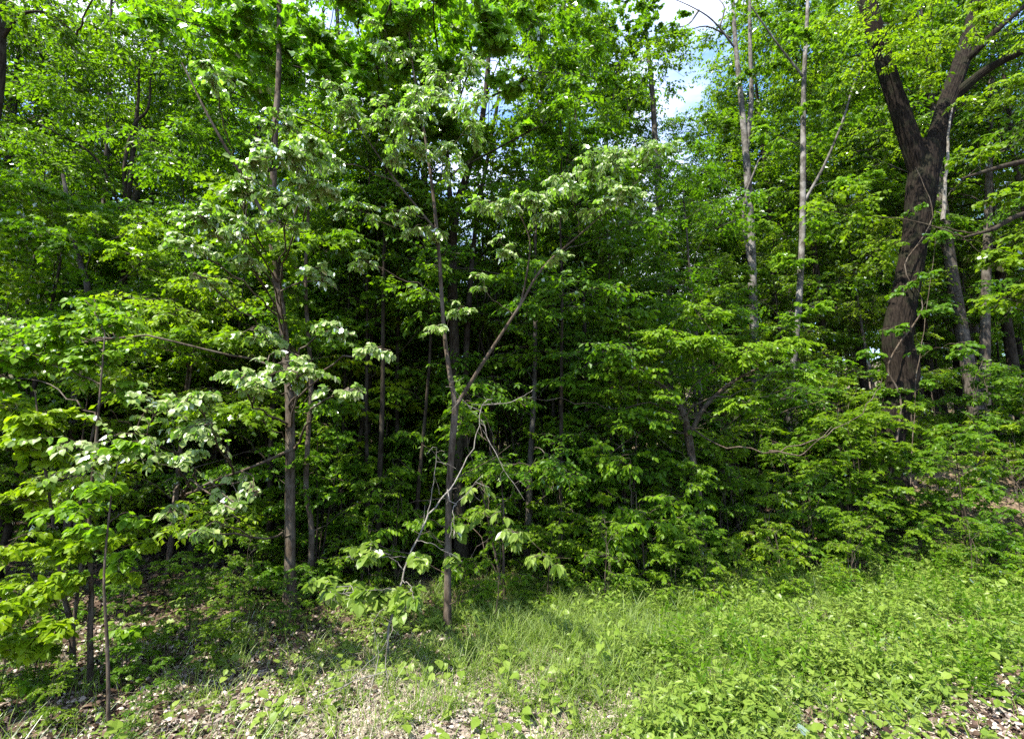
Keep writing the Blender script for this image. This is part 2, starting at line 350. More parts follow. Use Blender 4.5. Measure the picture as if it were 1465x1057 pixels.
# --- H1: slim pale forked tree in front
hero('forked_tree', 'slim pale brown forked tree standing foremost at the wood edge', [
    [(640, None, 7.3, .052), (641, 800, 7.3, .048), (643, 690, 7.3, .045), (652, 575, 7.3, .05)],
    [(652, 585, 7.3, .04), (636, 480, 7.35, .03), (627, 350, 7.4, .028), (612, 220, 7.5, .022), (590, 90, 7.6, .014), (575, -60, 7.7, .008)],
    [(653, 580, 7.3, .032), (700, 505, 7.2, .025), (742, 440, 7.1, .02), (775, 385, 7.0, .016), (830, 335, 6.9, .011), (905, 270, 6.8, .006)],
    [(744, 438, 7.1, .018), (752, 400, 7.0, .014), (758, 345, 6.9, .01), (740, 300, 6.8, .006)],
    [(624, 330, 7.4, .018), (560, 250, 7.1, .013), (500, 160, 6.9, .008)],
    ], [
    (500, 150, 6.6, .42, 26), (560, 175, 6.7, .42, 24), (455, 235, 6.6, .36, 18), (600, 150, 6.9, .5, 26), (640, 110, 7.1, .55, 26),
    (700, 290, 6.6, .42, 20), (745, 300, 6.5, .36, 14), (640, 230, 7.2, .45, 18), (680, 170, 6.9, .5, 24),
    (850, 240, 6.5, .6, 22, .35), (910, 225, 6.4, .5, 18, .35), (815, 270, 6.5, .5, 15, .3), (900, 290, 6.6, .45, 12, .3), (945, 215, 6.6, .42, 11, .3), (860, 300, 6.7, .4, 9, .3),
    (780, 310, 6.5, .3, 10, .3), (525, 375, 6.6, .25, 8), (510, 300, 6.8, .3, 8), (660, 440, 6.9, .22, 6), (630, 470, 7, .25, 6), (720, 350, 6.8, .3, 9), (610, 330, 7, .35, 11), (690, 400, 7, .25, 6), (800, 370, 6.7, .25, 6), (560, 300, 6.9, .35, 12), (575, 215, 6.8, .4, 16), (560, 60, 7.3, .5, 18)],
    bark='bark_brown', leaf='pale', shape='ovate', size=.095, dens=1.7, seed=3, stubs=10, land='the slim forked tree', droop=.5, nper=11)

# --- H2 dark straight trunk just behind it
hero('straight_tree', 'thick dark straight trunk directly behind the slim forked tree', [
    [(662, None, 10.0, .125), (655, 650, 10.0, .11), (650, 500, 10.0, .1), (648, 330, 10.1, .095), (668, 250, 10.2, .075), (690, 170, 10.3, .06), (700, 60, 10.4, .05), (705, -120, 10.6, .04)],
    [(648, 330, 10.1, .06), (640, 230, 10.1, .05), (636, 120, 10.2, .04), (630, -40, 10.4, .03)],
    [(664, 640, 10.1, .07), (668, 480, 10.2, .06), (680, 330, 10.4, .05), (700, 215, 10.6, .04), (720, 100, 10.8, .03)]],
    [(600, 300, 9.7, .9, 30), (560, 200, 9.6, 1., 36), (520, 320, 9.8, .8, 26), (720, 220, 9.6, 1., 36), (760, 130, 9.8, 1., 36), (640, 60, 9.4, 1.1, 40), (560, 60, 9.4, 1.1, 40), (740, 10, 9.6, 1.1, 34)],
    bark='bark_dark', leaf='canopy', shape='maple', size=.11, seed=5, top=(5, 3, 12, 40, 1.3), stubs=6, land='the thick dark straight trunk')

# --- H3 left-centre trunk and its sibling
hero('slender_tree', 'slender brown trunk left of centre reaching up through the pale leaf sprays', [
    [(415, None, 8.2, .085), (415, 700, 8.2, .075), (414, 560, 8.2, .07), (402, 440, 8.2, .065), (390, 350, 8.2, .06), (393, 200, 8.3, .055), (399, 90, 8.4, .045), (398, -80, 8.6, .035), (395, -250, 9, .02)],
    [(424, 640, 8.2, .028), (360, 668, 7.8, .02), (300, 690, 7.5, .014), (262, 712, 7.3, .007)],
    [(390, 330, 8.2, .035), (345, 250, 7.8, .025), (300, 170, 7.5, .018), (260, 90, 7.4, .01)]],
    [(400, 240, 5.74, 0.50, 46), (350, 265, 5.74, 0.38, 29), (440, 215, 5.92, 0.38, 27), (300, 320, 5.74, 0.41, 32), (410, 300, 5.92, 0.43, 27), (355, 330, 5.83, 0.36, 20), (450, 270, 6.00, 0.32, 18),
     (310, 115, 6.09, 0.32, 16), (360, 380, 5.92, 0.32, 11), (290, 400, 5.83, 0.25, 8), (395, 180, 6.09, 0.36, 18), (255, 350, 5.92, 0.36, 16), (460, 400, 6.09, 0.36, 11),
     (480, 470, 5.92, 0.32, 12), (365, 480, 5.83, 0.32, 11), (425, 540, 5.57, 0.38, 25, .3), (350, 545, 5.48, 0.41, 29, .35), (280, 575, 5.39, 0.36, 25, .35), (495, 560, 5.48, 0.25, 10, .3), (405, 520, 5.66, 0.27, 11, .3),
     (270, 655, 5.31, 0.23, 17, .35), (300, 610, 5.39, 0.25, 11, .4), (530, 500, 5.74, 0.27, 9), (245, 730, 5.22, 0.15, 10, .3), (330, 728, 5.22, 0.18, 10, .3), (280, 765, 5.13, 0.18, 12, .25), (365, 705, 5.31, 0.13, 5, .3)],
    bark='bark_brown', leaf='pale', shape='broad', size=.085, dens=1.5, seed=8, top=(4, 2.4, 10, 36, 1.0), stubs=12, land='the slender brown trunk', droop=.6, nper=10)
hero('slender_tree', 'thinner brown stem close beside the slender trunk on its right', [
    [(441, None, 8.6, .05), (446, 760, 8.6, .045), (438, 700, 8.6, .042), (441, 620, 8.6, .04), (445, 540, 8.6, .036), (437, 400, 8.7, .03), (445, 240, 8.8, .02)]],
    [(455, 660, 8.2, .3, 8, .3), (470, 500, 8.4, .5, 14), (420, 420, 8.4, .5, 14), (470, 340, 8.6, .6, 18), (430, 240, 8.8, .7, 22)],
    bark='bark_brown', leaf='under', shape='maple', size=.1, seed=9, stubs=8)

# --- pair in the middle left
hero('twin_tree', 'dark trunk rising behind the slender trunks, forking near its top', [
    [(520, None, 13.5, .15), (515, 640, 13.5, .125), (509, 500, 13.5, .11), (503, 380, 13.5, .1), (497, 280, 13.6, .09), (492, 200, 13.7, .08), (484, 60, 14, .06), (478, -120, 14, .04)],
    [(500, 340, 13.5, .06), (478, 250, 13.5, .05), (466, 160, 13.4, .04), (440, 60, 13.2, .03)],
    [(500, 320, 13.5, .05), (530, 230, 13.4, .045), (548, 120, 13.3, .035), (560, 10, 13.3, .03)]],
    [(440, 90, 13, 1.3, 40), (520, 90, 13, 1.3, 40), (480, 10, 13, 1.4, 40), (400, 40, 13, 1.4, 40), (580, 20, 13, 1.4, 40)],
    bark='bark_dark', leaf='canopy', shape='maple', size=.12, seed=11, top=(6, 3.5, 12, 40, 1.6), land='the dark forking trunk')
hero('twin_tree', 'dark trunk second of the close pair, leaning slightly left', [
    [(500, None, 14.0, .1), (497, 600, 14, .085), (488, 480, 14, .08), (478, 330, 14, .07), (470, 200, 14, .055), (462, 20, 14.2, .04)]],
    [(430, 200, 13.6, 1.1, 30), (480, 140, 13.6, 1.1, 30), (450, 60, 13.8, 1.2, 30)], bark='bark_dark', leaf='canopy', shape='maple', size=.12, seed=12, top=(4, 2.5, 8, 36, 1.4))
hero('grey_tree', 'grey trunk standing between the close dark pair and the slender stem', [
    [(466, None, 15.5, .12), (465, 600, 15.5, .11), (464, 420, 15.5, .1), (466, 250, 15.6, .08), (470, 60, 15.8, .06)]],
    [(455, 100, 15, 1.3, 34)], bark='bark_grey', leaf='canopy', shape='maple', size=.12, seed=13, top=(4, 3, 10, 36, 1.5))
hero('grey_tree', 'straight dark grey trunk halfway between the dark pair and the slim forked tree', [
    [(607, None, 14.5, .15), (608, 620, 14.5, .14), (609, 480, 14.5, .125), (608, 340, 14.5, .11), (606, 180, 14.6, .09), (602, 0, 14.8, .07)]],
    [(560, 130, 14, 1.3, 30), (640, 90, 14, 1.3, 30)], bark='bark_dark', leaf='canopy', shape='maple', size=.12, seed=14, top=(5, 3, 10, 36, 1.6), land='the straight dark grey trunk')

# --- H6 centre-right pale mottled trunk
hero('mottled_tree', 'mottled grey trunk just right of centre with a crook high up', [
    [(797, None, 13.2, .13), (796, 640, 13.2, .115), (796, 520, 13.2, .105), (791, 380, 13.2, .098), (786, 280, 13.2, .09), (781, 200, 13.2, .082), (776, 150, 13.2, .06), (770, 60, 13.3, .05), (766, -60, 13.4, .04)],
    [(780, 190, 13.2, .05), (762, 110, 13.1, .035), (748, 20, 13, .025)],
    [(776, 120, 13.2, .035), (800, 60, 13, .03), (812, -20, 13, .02)]],
    [(830, 330, 12.8, .9, 22), (830, 60, 12.8, 1.0, 24), (755, 70, 12.8, 1., 26), (800, 10, 12.8, 1.1, 30)],
    bark='bark_grey', leaf='canopy', shape='tulip', size=.12, seed=15, top=(4, 2.5, 9, 34, 1.3), land='the mottled trunk right of centre')

# --- H7
hero('poplar_tree', 'tall thin grey tree whose airy crown stands against the blue sky gap', [
    [(957, None, 16.5, .14), (956, 480, 16.5, .13), (950, 380, 16.5, .12), (940, 250, 16.5, .11), (933, 130, 16.6, .085), (922, 20, 16.8, .06), (915, -80, 17, .04)]],
    [(900, 60, 16, 1.1, 26), (880, 20, 16, 1.1, 26), (860, 90, 16, 1.0, 22), (950, 40, 16, .9, 18), (905, 130, 16, 1.0, 20), (880, 170, 16, 1., 22), (850, 30, 16, 1.1, 24), (920, 0, 16, 1., 24), (840, 130, 16, 1.0, 22)],
    bark='bark_grey', leaf='canopy', shape='tulip', size=.15, seed=16, top=(3, 2, 6, 30, 1.2), land='the tall thin tree at the sky gap')

# --- H8 pale double stem
def bare(rng, tw, lf, paths, limbs):
    for pl in ([(1052, 70, 15), (1020, 30, 14.7), (985, 8, 14.4), (940, -10, 14)], [(1046, 55, 15), (1010, 38, 14.8), (970, 50, 14.5)], [(1030, 38, 14.9), (1036, 10, 14.8), (1018, -10, 14.8)],
               [(1000, 15, 14.6), (985, 35, 14.5), (965, 40, 14.3)]):
        p = crom([P(*q) for q in pl], 4); lb = MB(); tubes(lb, p[None], np.linspace(.035, .008, len(p))[None], 5); limbs.append(lb)
hero('pale_tree', 'pale grey double-stemmed tree with bare limbs reaching into the open sky', [
    [(1086, None, 15, 0.143), (1082, 560, 15, 0.130), (1078, 450, 15, 0.126), (1074, 330, 15, 0.122), (1068, 230, 15, 0.109), (1060, 140, 15, 0.084), (1052, 60, 15, 0.071), (1046, -40, 15.2, 0.050)],
    [(1068, 215, 15, 0.084), (1075, 140, 15, 0.071), (1073, 60, 15, 0.059), (1072, -60, 15.2, 0.042)],
    [(1076, 400, 15, 0.050), (1063, 300, 14.9, 0.034), (1085, 230, 14.8, 0.025)]],
    [(1100, 100, 14.6, .8, 16), (1110, 20, 14.6, .9, 20), (1030, 180, 14.6, .9, 24), (1010, 250, 14.4, .9, 24), (1080, 330, 14.2, .7, 16), (1050, 400, 14.2, .7, 18), (1100, 380, 14.3, .6, 14), (1060, 110, 14.5, .6, 12), (1090, 180, 14.5, .6, 14), (1110, 270, 14.4, .7, 16)],
    bark='bark_pale', leaf='canopy', shape='maple', size=.12, seed=17, top=(3, 2, 4, 26, 1.1), extra=bare, land='the pale double-stemmed tree')

# --- H9 pale trunk with a side limb
hero('pale_tree', 'pale single trunk with one long limb slanting up to the right', [
    [(1126, None, 13.4, 0.101), (1132, 560, 13.4, 0.084), (1143, 430, 13.4, 0.084), (1148, 330, 13.4, 0.080), (1149, 230, 13.4, 0.076), (1150, 120, 13.4, 0.063), (1155, 20, 13.5, 0.050), (1158, -90, 13.6, 0.038)],
    [(1150, 290, 13.4, 0.042), (1180, 235, 13.2, 0.035), (1205, 175, 13, 0.029), (1222, 120, 12.9, 0.022), (1240, 85, 12.8, 0.013)],
    [(1149, 110, 13.4, 0.034), (1110, 60, 13.2, 0.025), (1075, 10, 13, 0.017)]],
    [(1190, 60, 13, .7, 16), (1130, 60, 13, .7, 18), (1230, 70, 12.7, .6, 14), (1180, 0, 13, .8, 22), (1110, 190, 13, .7, 18), (1210, 260, 13, .7, 18), (1150, 150, 12.9, .5, 10), (1140, 370, 12.9, .6, 14), (1170, 330, 12.9, .6, 14), (1120, 470, 12.6, .7, 20), (1160, 440, 12.8, .5, 12), (1190, 130, 13, .7, 18), (1200, 190, 13, .7, 16)],
    bark='bark_pale', leaf='bright', shape='maple', size=.11, seed=18, top=(3, 2, 7, 30, 1.1), land='the pale single trunk')

# --- H10 big forked tree on the bank
BARKN = np.random.default_rng(6).random((400, 55))
def furrow(pts, th):
    z = pts[..., 2][..., None]; t = th[None, None]; x = pts[..., 0][..., None]
    w = 1.1*np.sin(z*.9+t)+.5*np.sin(z*2.1-2*t+.4)
    a = np.abs(np.sin(8*t+w)); b = np.abs(np.sin(13*t-w*1.4+z*.8)); k = np.abs(np.sin(23*t+2*w+.7*np.sin(z*3.1)))
    R_ = BARKN; zz = (z+3)/.11 + .6*np.sin(5*t); zi = np.floor(zz).astype(int) % 400; zf = zz-np.floor(zz); ti = (np.round(t/(2*math.pi)*55).astype(int) % 55) + 0*zi
    nz_ = R_[zi, ti]*(1-zf)+R_[(zi+1) % 400, ti]*zf
    return .92 + .075*nz_ + .055*a + .05*b + .025*k + .05*np.sin(t*3+z*.8) + .035*np.sin(2*t-z*1.3)
hero('big_forked_tree', 'massive dark tree with furrowed bark forking wide above the right bank', [
    [(1262, None, 12.2, 0.370), (1273, 610, 12.2, 0.299), (1291, 540, 12.2, 0.299), (1284, 480, 12.2, 0.282), (1300, 400, 12.2, 0.264), (1313, 320, 12.2, 0.273), (1321, 250, 12.2, 0.299), (1326, 205, 12.2, 0.246)],
    [(1318, 250, 12.2, 0.211), (1301, 200, 12.1, 0.211), (1284, 150, 12, 0.202), (1266, 95, 11.9, 0.194), (1250, 40, 11.8, 0.185), (1236, -20, 11.7, 0.167), (1220, -120, 11.6, 0.132), (1205, -240, 11.6, 0.088)],
    [(1330, 240, 12.2, 0.211), (1345, 180, 12.3, 0.211), (1357, 140, 12.4, 0.202), (1375, 90, 12.5, 0.185), (1392, 40, 12.6, 0.185), (1402, -10, 12.7, 0.176), (1420, -130, 12.8, 0.132), (1440, -260, 13, 0.088)],
    [(1358, 145, 12.4, 0.132), (1388, 118, 12.2, 0.106), (1420, 95, 12, 0.088), (1470, 70, 11.8, 0.070), (1540, 30, 11.6, 0.035)],
    [(1372, 95, 12.5, 0.097), (1400, 70, 12.2, 0.079), (1430, 40, 12, 0.062), (1475, 0, 11.9, 0.044), (1530, -60, 11.8, 0.026)]],
    [(1300, 30, 11.2, .8, 26), (1350, 60, 11.2, .8, 26), (1420, 30, 11.2, .8, 22), (1260, 20, 11.4, .7, 20), (1440, 130, 11.2, .6, 14), (1330, 110, 11.2, .6, 12), (1390, 150, 11.2, .5, 10), (1200, 20, 11.5, .8, 18), (1460, 60, 11.4, .8, 20),
     (1400, 10, 11.4, .7, 16), (1290, 90, 11.4, .5, 10)],
    bark='bark_oak', leaf='bright', shape='ovate', size=.11, seed=19, top=(4, 3.5, 16, 34, 1.2), sides=110, bumpf=furrow, land='the massive forked tree')

# --- right edge limbs
hero('leaning_tree', 'dark trunk beyond the right edge sending two long limbs inward', [
    [(1600, None, 11.5, .2), (1590, 420, 11.5, .18), (1580, 200, 11.5, .16), (1575, 0, 11.6, .12)],
    [(1588, 215, 11.5, .08), (1520, 225, 11.2, .07), (1462, 232, 11, .06), (1420, 242, 10.9, .045), (1375, 256, 10.8, .02)],
    [(1590, 300, 11.5, .08), (1530, 305, 11.2, .06), (1465, 306, 11, .055), (1420, 328, 10.8, .045), (1378, 340, 10.7, .02)]],
    [(1440, 280, 10.6, .6, 18), (1410, 370, 10.4, .6, 20), (1450, 430, 10.2, .7, 26), (1400, 220, 10.8, .5, 12), (1460, 350, 10.4, .6, 20)],
    bark='bark_dark', leaf='under', shape='broad', size=.12, seed=20, top=(4, 3, 10, 30, 1.2))
line_later = lambda: line('hanging_dead_branch', 'broken pale dead branch hanging from the fork of the massive tree', [
    [(1349, 315, 11.7), (1352, 270, 11.75), (1355, 230, 11.8), (1357, 190, 11.9), (1362, 150, 12.0)]], .05, 'dead', 'branch', seed=21)

# --- H11 leaning, vine-tangled small tree
def tangle(rng, tw, lf, paths, limbs):
    n = 46; c = P(975, 590, 9.8)
    s = c + rng.normal(0, 1, (n, 3))*np.array([.75, .4, .22]); an = rng.random(n)*6.28; l = .4+rng.random(n)*1.0
    e = s + np.stack([np.cos(an)*l, np.sin(an)*l*.5, rng.normal(-.1, .35, n)*l], -1)
    t = np.linspace(0, 1, 7)[None, :, None]; pp = s[:, None]*(1-t)+e[:, None]*t; pp += rng.normal(0, .05, pp.shape)
    tubes(tw, pp, np.linspace(.007, .002, 7)[None]*np.ones((n, 1)), 4)
    for pl in ([(975, 600, 9.6), (930, 575, 9.3), (880, 585, 9.1), (820, 572, 8.9), (740, 568, 8.7)], [(975, 600, 9.7), (1010, 570, 9.4), (1060, 560, 9.2), (1110, 530, 9)],
               [(985, 610, 9.6), (1040, 640, 9.2), (1110, 645, 8.9), (1180, 625, 8.7), (1240, 580, 8.6), (1262, 540, 8.6)], [(1100, 645, 8.9), (1150, 650, 8.7), (1190, 610, 8.5)], [(960, 600, 9.5), (905, 625, 9.2), (860, 660, 9)],
               [(970, 585, 9.7), (1000, 545, 9.6), (1040, 515, 9.5)]):
        p = crom([P(*q) for q in pl], 4); p[1:-1] += rng.normal(0, .025, (len(p)-2, 3)); lb = MB(); tubes(lb, p[None], np.linspace(.017, .004, len(p))[None], 5); limbs.append(lb)
hero('tangled_tree', 'small leaning tree with a flat crown tangled in bare vines', [
    [(1007, None, 10.2, .085), (1003, 740, 10.1, .08), (992, 670, 10, .075), (982, 610, 9.9, .075), (970, 575, 9.8, .05), (940, 545, 9.6, .03), (900, 520, 9.4, .015)],
    [(985, 625, 9.9, .05), (1010, 580, 9.8, .04), (1050, 545, 9.6, .03), (1100, 520, 9.4, .015)]],
    [(900, 515, 9.2, .65, 40, .35), (950, 490, 9.2, .65, 44, .35), (1010, 500, 9.1, .7, 46, .35), (1070, 510, 9.1, .65, 42, .35), (1120, 500, 9.2, .55, 30, .35), (1000, 450, 9.5, .6, 36, .4), (880, 560, 9.1, .5, 24, .4), (1060, 580, 9.2, .55, 26, .4),
     (1140, 540, 9.1, .4, 18, .35), (930, 610, 9.3, .4, 14), (880, 610, 9.2, .5, 16), (900, 470, 9.4, .5, 22)],
    bark='bark_brown', leaf='bright', shape='ovate', size=.095, seed=23, extra=tangle, dens=2.8, land='the tangled leaning tree', nper=10)

# --- left edge saplings with bright leaves
hero('bright_sapling', 'forked bright-leaved sapling at the left edge, first of its three stems', [
    [(104, None, 5.9, .033), (104, 940, 5.9, .03), (101, 890, 5.9, .03), (91, 850, 5.9, .022), (80, 770, 5.9, .018), (60, 640, 5.8, .012), (50, 560, 5.8, .008)],
    [(104, 905, 5.9, .022), (112, 840, 5.9, .018), (125, 740, 5.9, .014), (140, 620, 5.8, .008)]],
    [(40, 780, 5.6, .45, 34, .3), (110, 785, 5.6, .4, 28, .25), (175, 775, 5.5, .3, 16, .2), (215, 778, 5.4, .16, 7, .2), (35, 850, 5.3, .35, 26, .4), (60, 910, 5.1, .34, 24, .35), (20, 930, 5.0, .3, 20, .4), (90, 830, 5.5, .3, 14, .3),
     (30, 640, 5.6, .36, 26, .45), (60, 600, 5.6, .34, 22, .4), (20, 590, 5.6, .36, 22, .4), (95, 650, 5.7, .28, 12, .4), (60, 700, 5.7, .35, 16, .3), (185, 825, 5.4, .18, 6, .3), (150, 660, 5.7, .22, 7, .3), (190, 665, 5.6, .16, 4, .3), (20, 720, 5.6, .3, 12, .4), (0, 880, 5.0, .35, 20, .4)],
    bark='bark_brown', leaf='bright', shape='heart', size=.08, seed=25, land='the bright-leaved sapling', droop=.4, nper=9)
hero('bright_sapling', 'straight bright-leaved sapling stem just right of the forked one', [
    [(131, None, 5.7, .03), (129, 900, 5.7, .026), (131, 850, 5.7, .022), (128, 740, 5.7, .018), (140, 600, 5.7, .012), (150, 480, 5.7, .007)]],
    [(190, 900, 5.6, .2, 8, .4), (60, 990, 5.2, .25, 10, .4), (110, 730, 5.5, .35, 16, .35), (150, 470, 6.0, .5, 34, .5), (90, 480, 6.0, .5, 36, .5), (40, 500, 5.9, .5, 36, .5), (120, 520, 5.9, .45, 26, .5), (170, 510, 6.0, .35, 16, .5), (10, 540, 5.8, .4, 22, .5), (140, 440, 6.2, .4, 18, .4), (165, 560, 6, .3, 8)],
    bark='bark_brown', leaf='bright', shape='broad', size=.085, seed=26, droop=.45, nper=8)
hero('bright_sapling', 'short lichen-spotted sapling stem nearest the verge on the left', [
    [(156, None, 4.9, .017), (155, 980, 4.9, .016), (153, 910, 4.9, .014), (149, 820, 4.9, .01), (160, 700, 5, .007)]],
    [(160, 700, 5.0, .25, 9, .4), (170, 640, 5.1, .22, 8, .4), (170, 800, 5.0, .22, 8, .3), (140, 760, 5.1, .25, 9, .3), (200, 740, 5.2, .2, 5, .3)],
    bark='bark_brown', leaf='bright', shape='heart', size=.09, seed=27, nper=7)
# --- trees at far left
hero('left_tree', 'dark double-stemmed tree in the left woods, its stems twisting together', [
    [(160, None, 12.5, .12), (163, 560, 12.5, .1), (176, 430, 12.5, .08), (182, 300, 12.5, .07), (188, 240, 12.5, .065), (193, 190, 12.5, .055), (198, 140, 12.5, .035), (199, 90, 12.5, .02)],
    [(181, 310, 12.5, .05), (178, 240, 12.4, .045), (192, 180, 12.4, .04), (212, 155, 12.3, .03), (216, 100, 12.3, .02)],
    [(180, 320, 12.5, .035), (140, 230, 12.2, .028), (80, 190, 12, .02), (40, 170, 12, .012)]],
    [(100, 150, 12, 1.3, 44), (160, 80, 12, 1.3, 44), (230, 110, 12, 1.3, 44), (60, 60, 12, 1.3, 40), (270, 190, 12, 1.2, 34), (110, 250, 12, 1.1, 32), (240, 250, 12, 1.1, 30), (50, 210, 12, 1.2, 34), (180, 10, 12, 1.4, 44), (290, 60, 12, 1.2, 34)],
    bark='bark_dark', leaf='canopy', shape='rhomb', size=.13, seed=28, top=(3, 3, 10, 34, 1.3), land='the twisting double stem')
hero('left_tree', 'dark trunk cut by the left edge at the top corner', [
    [(-90, None, 9, .14), (-60, 400, 9, .12), (-6, 150, 9, .1), (1, 0, 9, .08), (4, -150, 9.2, .06)],
    [(0, 60, 9, .04), (30, 22, 8.8, .03), (70, 20, 8.7, .02), (110, 50, 8.6, .01)]],
    [(60, 40, 8.6, .7, 22), (130, 30, 8.8, .8, 24), (30, -30, 8.6, .9, 26)], bark='bark_dark', leaf='canopy', shape='ovate', size=.11, seed=29, top=(4, 3, 14, 36, 1.3))
hero('left_tree', 'thin grey trunk in the left woods behind the bright-leaved saplings', [
    [(98, None, 10.5, .09), (100, 680, 10.5, .08), (112, 520, 10.5, .07), (126, 420, 10.5, .06), (110, 360, 10.5, .05), (90, 250, 10.6, .035)]],
    [(60, 300, 10, 1., 30), (130, 330, 10, .9, 26), (30, 400, 10, .9, 26), (190, 330, 9.2, .8, 26), (200, 380, 9.2, .8, 24)], bark='bark_grey', leaf='bright', shape='maple', size=.11, seed=30)

# --- near overhanging top foliage (big lobed leaves), hangs from a tall tree left of the camera line
hero('lobed_leaf_tree', 'tall tree whose large backlit lobed leaves hang across the top centre', [
    [(560, None, 11.8, .16), (562, 500, 11.8, .13), (566, 250, 11.6, .11), (572, 50, 11.2, .09), (585, -200, 10.6, .07), (600, -420, 10, .05)],
    [(572, 60, 11.2, .05), (610, 30, 10, .04), (660, 0, 9, .03), (700, -40, 8, .02)]],
    [(560, 30, 7.6, .6, 26), (620, 20, 7.4, .6, 28), (680, 25, 7.4, .6, 28), (720, 60, 7.5, .5, 20), (600, 80, 7.8, .5, 18), (670, 90, 7.6, .5, 18), (500, 20, 8, .7, 28), (440, 40, 8.2, .6, 24), (740, 120, 7.6, .3, 8), (540, 110, 8, .5, 16), (450, 110, 8.4, .6, 20),
     (380, 30, 8.6, .7, 26), (320, 60, 8.8, .7, 24), (700, 0, 7.8, .6, 20), (750, 190, 7.4, .2, 4), (770, 30, 8.2, .5, 14), (330, 130, 8.8, .7, 26), (400, 100, 9, .8, 30), (260, 30, 9, .8, 30), (500, 80, 9, .7, 26), (640, 180, 9.4, .6, 22), (690, 210, 9.4, .5, 16), (600, 160, 9.2, .6, 20), (350, -10, 8.6, .8, 26), (830, 20, 9, .6, 16)],
    bark='bark_dark', leaf='tulip', shape='tulip', size=.15, seed=31, top=(5, 3.5, 12, 36, 1.2), droop=.5, nper=7, tilt=.6)

# ------------------------------------------------------------------ repeated trees of the woods
def proto(name, H, r0, nst, cl0, spread, R, ntw, shape, size, leaf, bark, seed, nper=9, ncl=20, flat=.45, lean=.03, droop=.35):
    rng = np.random.default_rng(seed); paths = []
    root = empty(name, (0, 0, 0), None, None)
    for s in range(nst):
        n = 8; z = np.linspace(0, H*(1-.12*s), n); dx = np.cumsum(rng.normal(0, lean, (n, 2)), 0)*H/8*.5; dx[0] = 0
        if s: a = rng.random()*6.28; dx += np.outer(z, [math.cos(a), math.sin(a)])*.13
        pth = crom(np.column_stack([dx, z-.1*(z == 0), np.linspace(r0, r0*.12, n)*(1-.25*s)]), 4); pth[0, 3] *= 1.6
        paths.append(pth); mb = MB(); tubes(mb, pth[None, :, :3], pth[None, :, 3], 9)
        mb.build('trunk', M[bark], root, True)
    tw, lf = MB(), MB()
    for k in range(ncl):
        pth = paths[k % nst]; f = (k+.5)/ncl; z = H*(cl0 + (1.02-cl0)*f**.85)
        a = k*2.4 + rng.random()*.6; sp_ = spread*(1-.55*max(0, (f-.5)/.5)**1.5)*(.35+.65*rng.random())
        ax = pth[np.argmin(abs(pth[:, 2]-z)), :3]; c = ax + np.array([math.cos(a)*sp_, math.sin(a)*sp_, rng.normal(0, .3)])
        at = pth[np.argmin(abs(pth[:, 2]-(z-.35*sp_))), :3]
        clump(rng, tw, lf, at, c, (R, R, R*flat), ntw, shape, size, nper, droop)
    tw.build('twigs', M[bark], root, True); lf.build('crown', M[leaf], root)
    return root
used = set()
def place(pr, x, y, rz, sc=1.0, tilt=(0, 0)):
    if pr.name not in used: used.add(pr.name); r = pr
    else:
        r = pr.copy(); C.objects.link(r)
        for ch in pr.children:
            c = ch.copy(); C.objects.link(c); c.parent = r
    r.location = (x, y, float(g(x, y))-.05); r.rotation_euler = (tilt[0], tilt[1], rz); r.scale = (sc, sc, sc)
    return r
TALL = [proto('canopy_tree', 17, .17, 1, .30, 3.0, 1.3, 42, 'rhomb', .145, 'canopy', 'bark_dark', 101, ncl=40),
        proto('canopy_tree', 15, .14, 1, .27, 2.8, 1.3, 42, 'rhomb', .145, 'canopy', 'bark_dark', 102, ncl=44),
        proto('canopy_tree', 19, .2, 2, .32, 3.3, 1.45, 42, 'rhomb', .15, 'canopy', 'bark_grey', 103, ncl=50)]
UND = [proto('understory_tree', 6.5, .06, 1, .16, 1.7, .95, 56, 'maple', .1, 'under', 'bark_dark', 111, ncl=20, flat=.22),
       proto('understory_tree', 5.0, .05, 2, .14, 1.5, .9, 56, 'rhomb', .1, 'bright', 'bark_brown', 112, ncl=18, flat=.22),
       proto('understory_tree', 8, .07, 1, .2, 1.9, 1.05, 56, 'rhomb', .105, 'under', 'bark_grey', 113, ncl=22, flat=.25)]
UND += [proto('understory_tree', 6, .05, 1, .15, 1.7, .9, 50, 'ovate', .09, 'under', 'bark_dark', 114, ncl=20, flat=.35, droop=.6),
        proto('understory_tree', 5.5, .045, 2, .12, 1.5, .85, 44, 'broad', .11, 'bright', 'bark_brown', 115, ncl=17, flat=.4, droop=.7)]
SHADE = [proto('canopy_tree', 16, .2, 1, .52, 3.0, 1.3, 44, 'rhomb', .145, 'canopy', 'bark_dark', 104, ncl=34)]
SHR = [proto('shrub', 1.7, .02, 3, .12, .65, .42, 24, 'ovate', .075, 'under', 'bark_brown', 121, ncl=13, flat=.4, lean=.1),
       proto('shrub', 1.2, .015, 4, .15, .6, .38, 24, 'ovate', .08, 'bright', 'bark_brown', 122, ncl=12, flat=.35, lean=.1, droop=.5),
       proto('shrub', 2.3, .025, 3, .12, .85, .5, 26, 'maple', .08, 'under', 'bark_dark', 123, ncl=15, flat=.35, lean=.08)]
POLE = [proto('pole_tree', 11, .055, 1, .45, 1.0, .8, 34, 'rhomb', .11, 'canopy', 'bark_dark', 131, ncl=18, flat=.3),
        proto('pole_tree', 9, .045, 1, .4, 1.0, .75, 34, 'rhomb', .11, 'under', 'bark_dark', 132, ncl=16, flat=.3, lean=.05)]
rng = np.random.default_rng(77)
placed = []
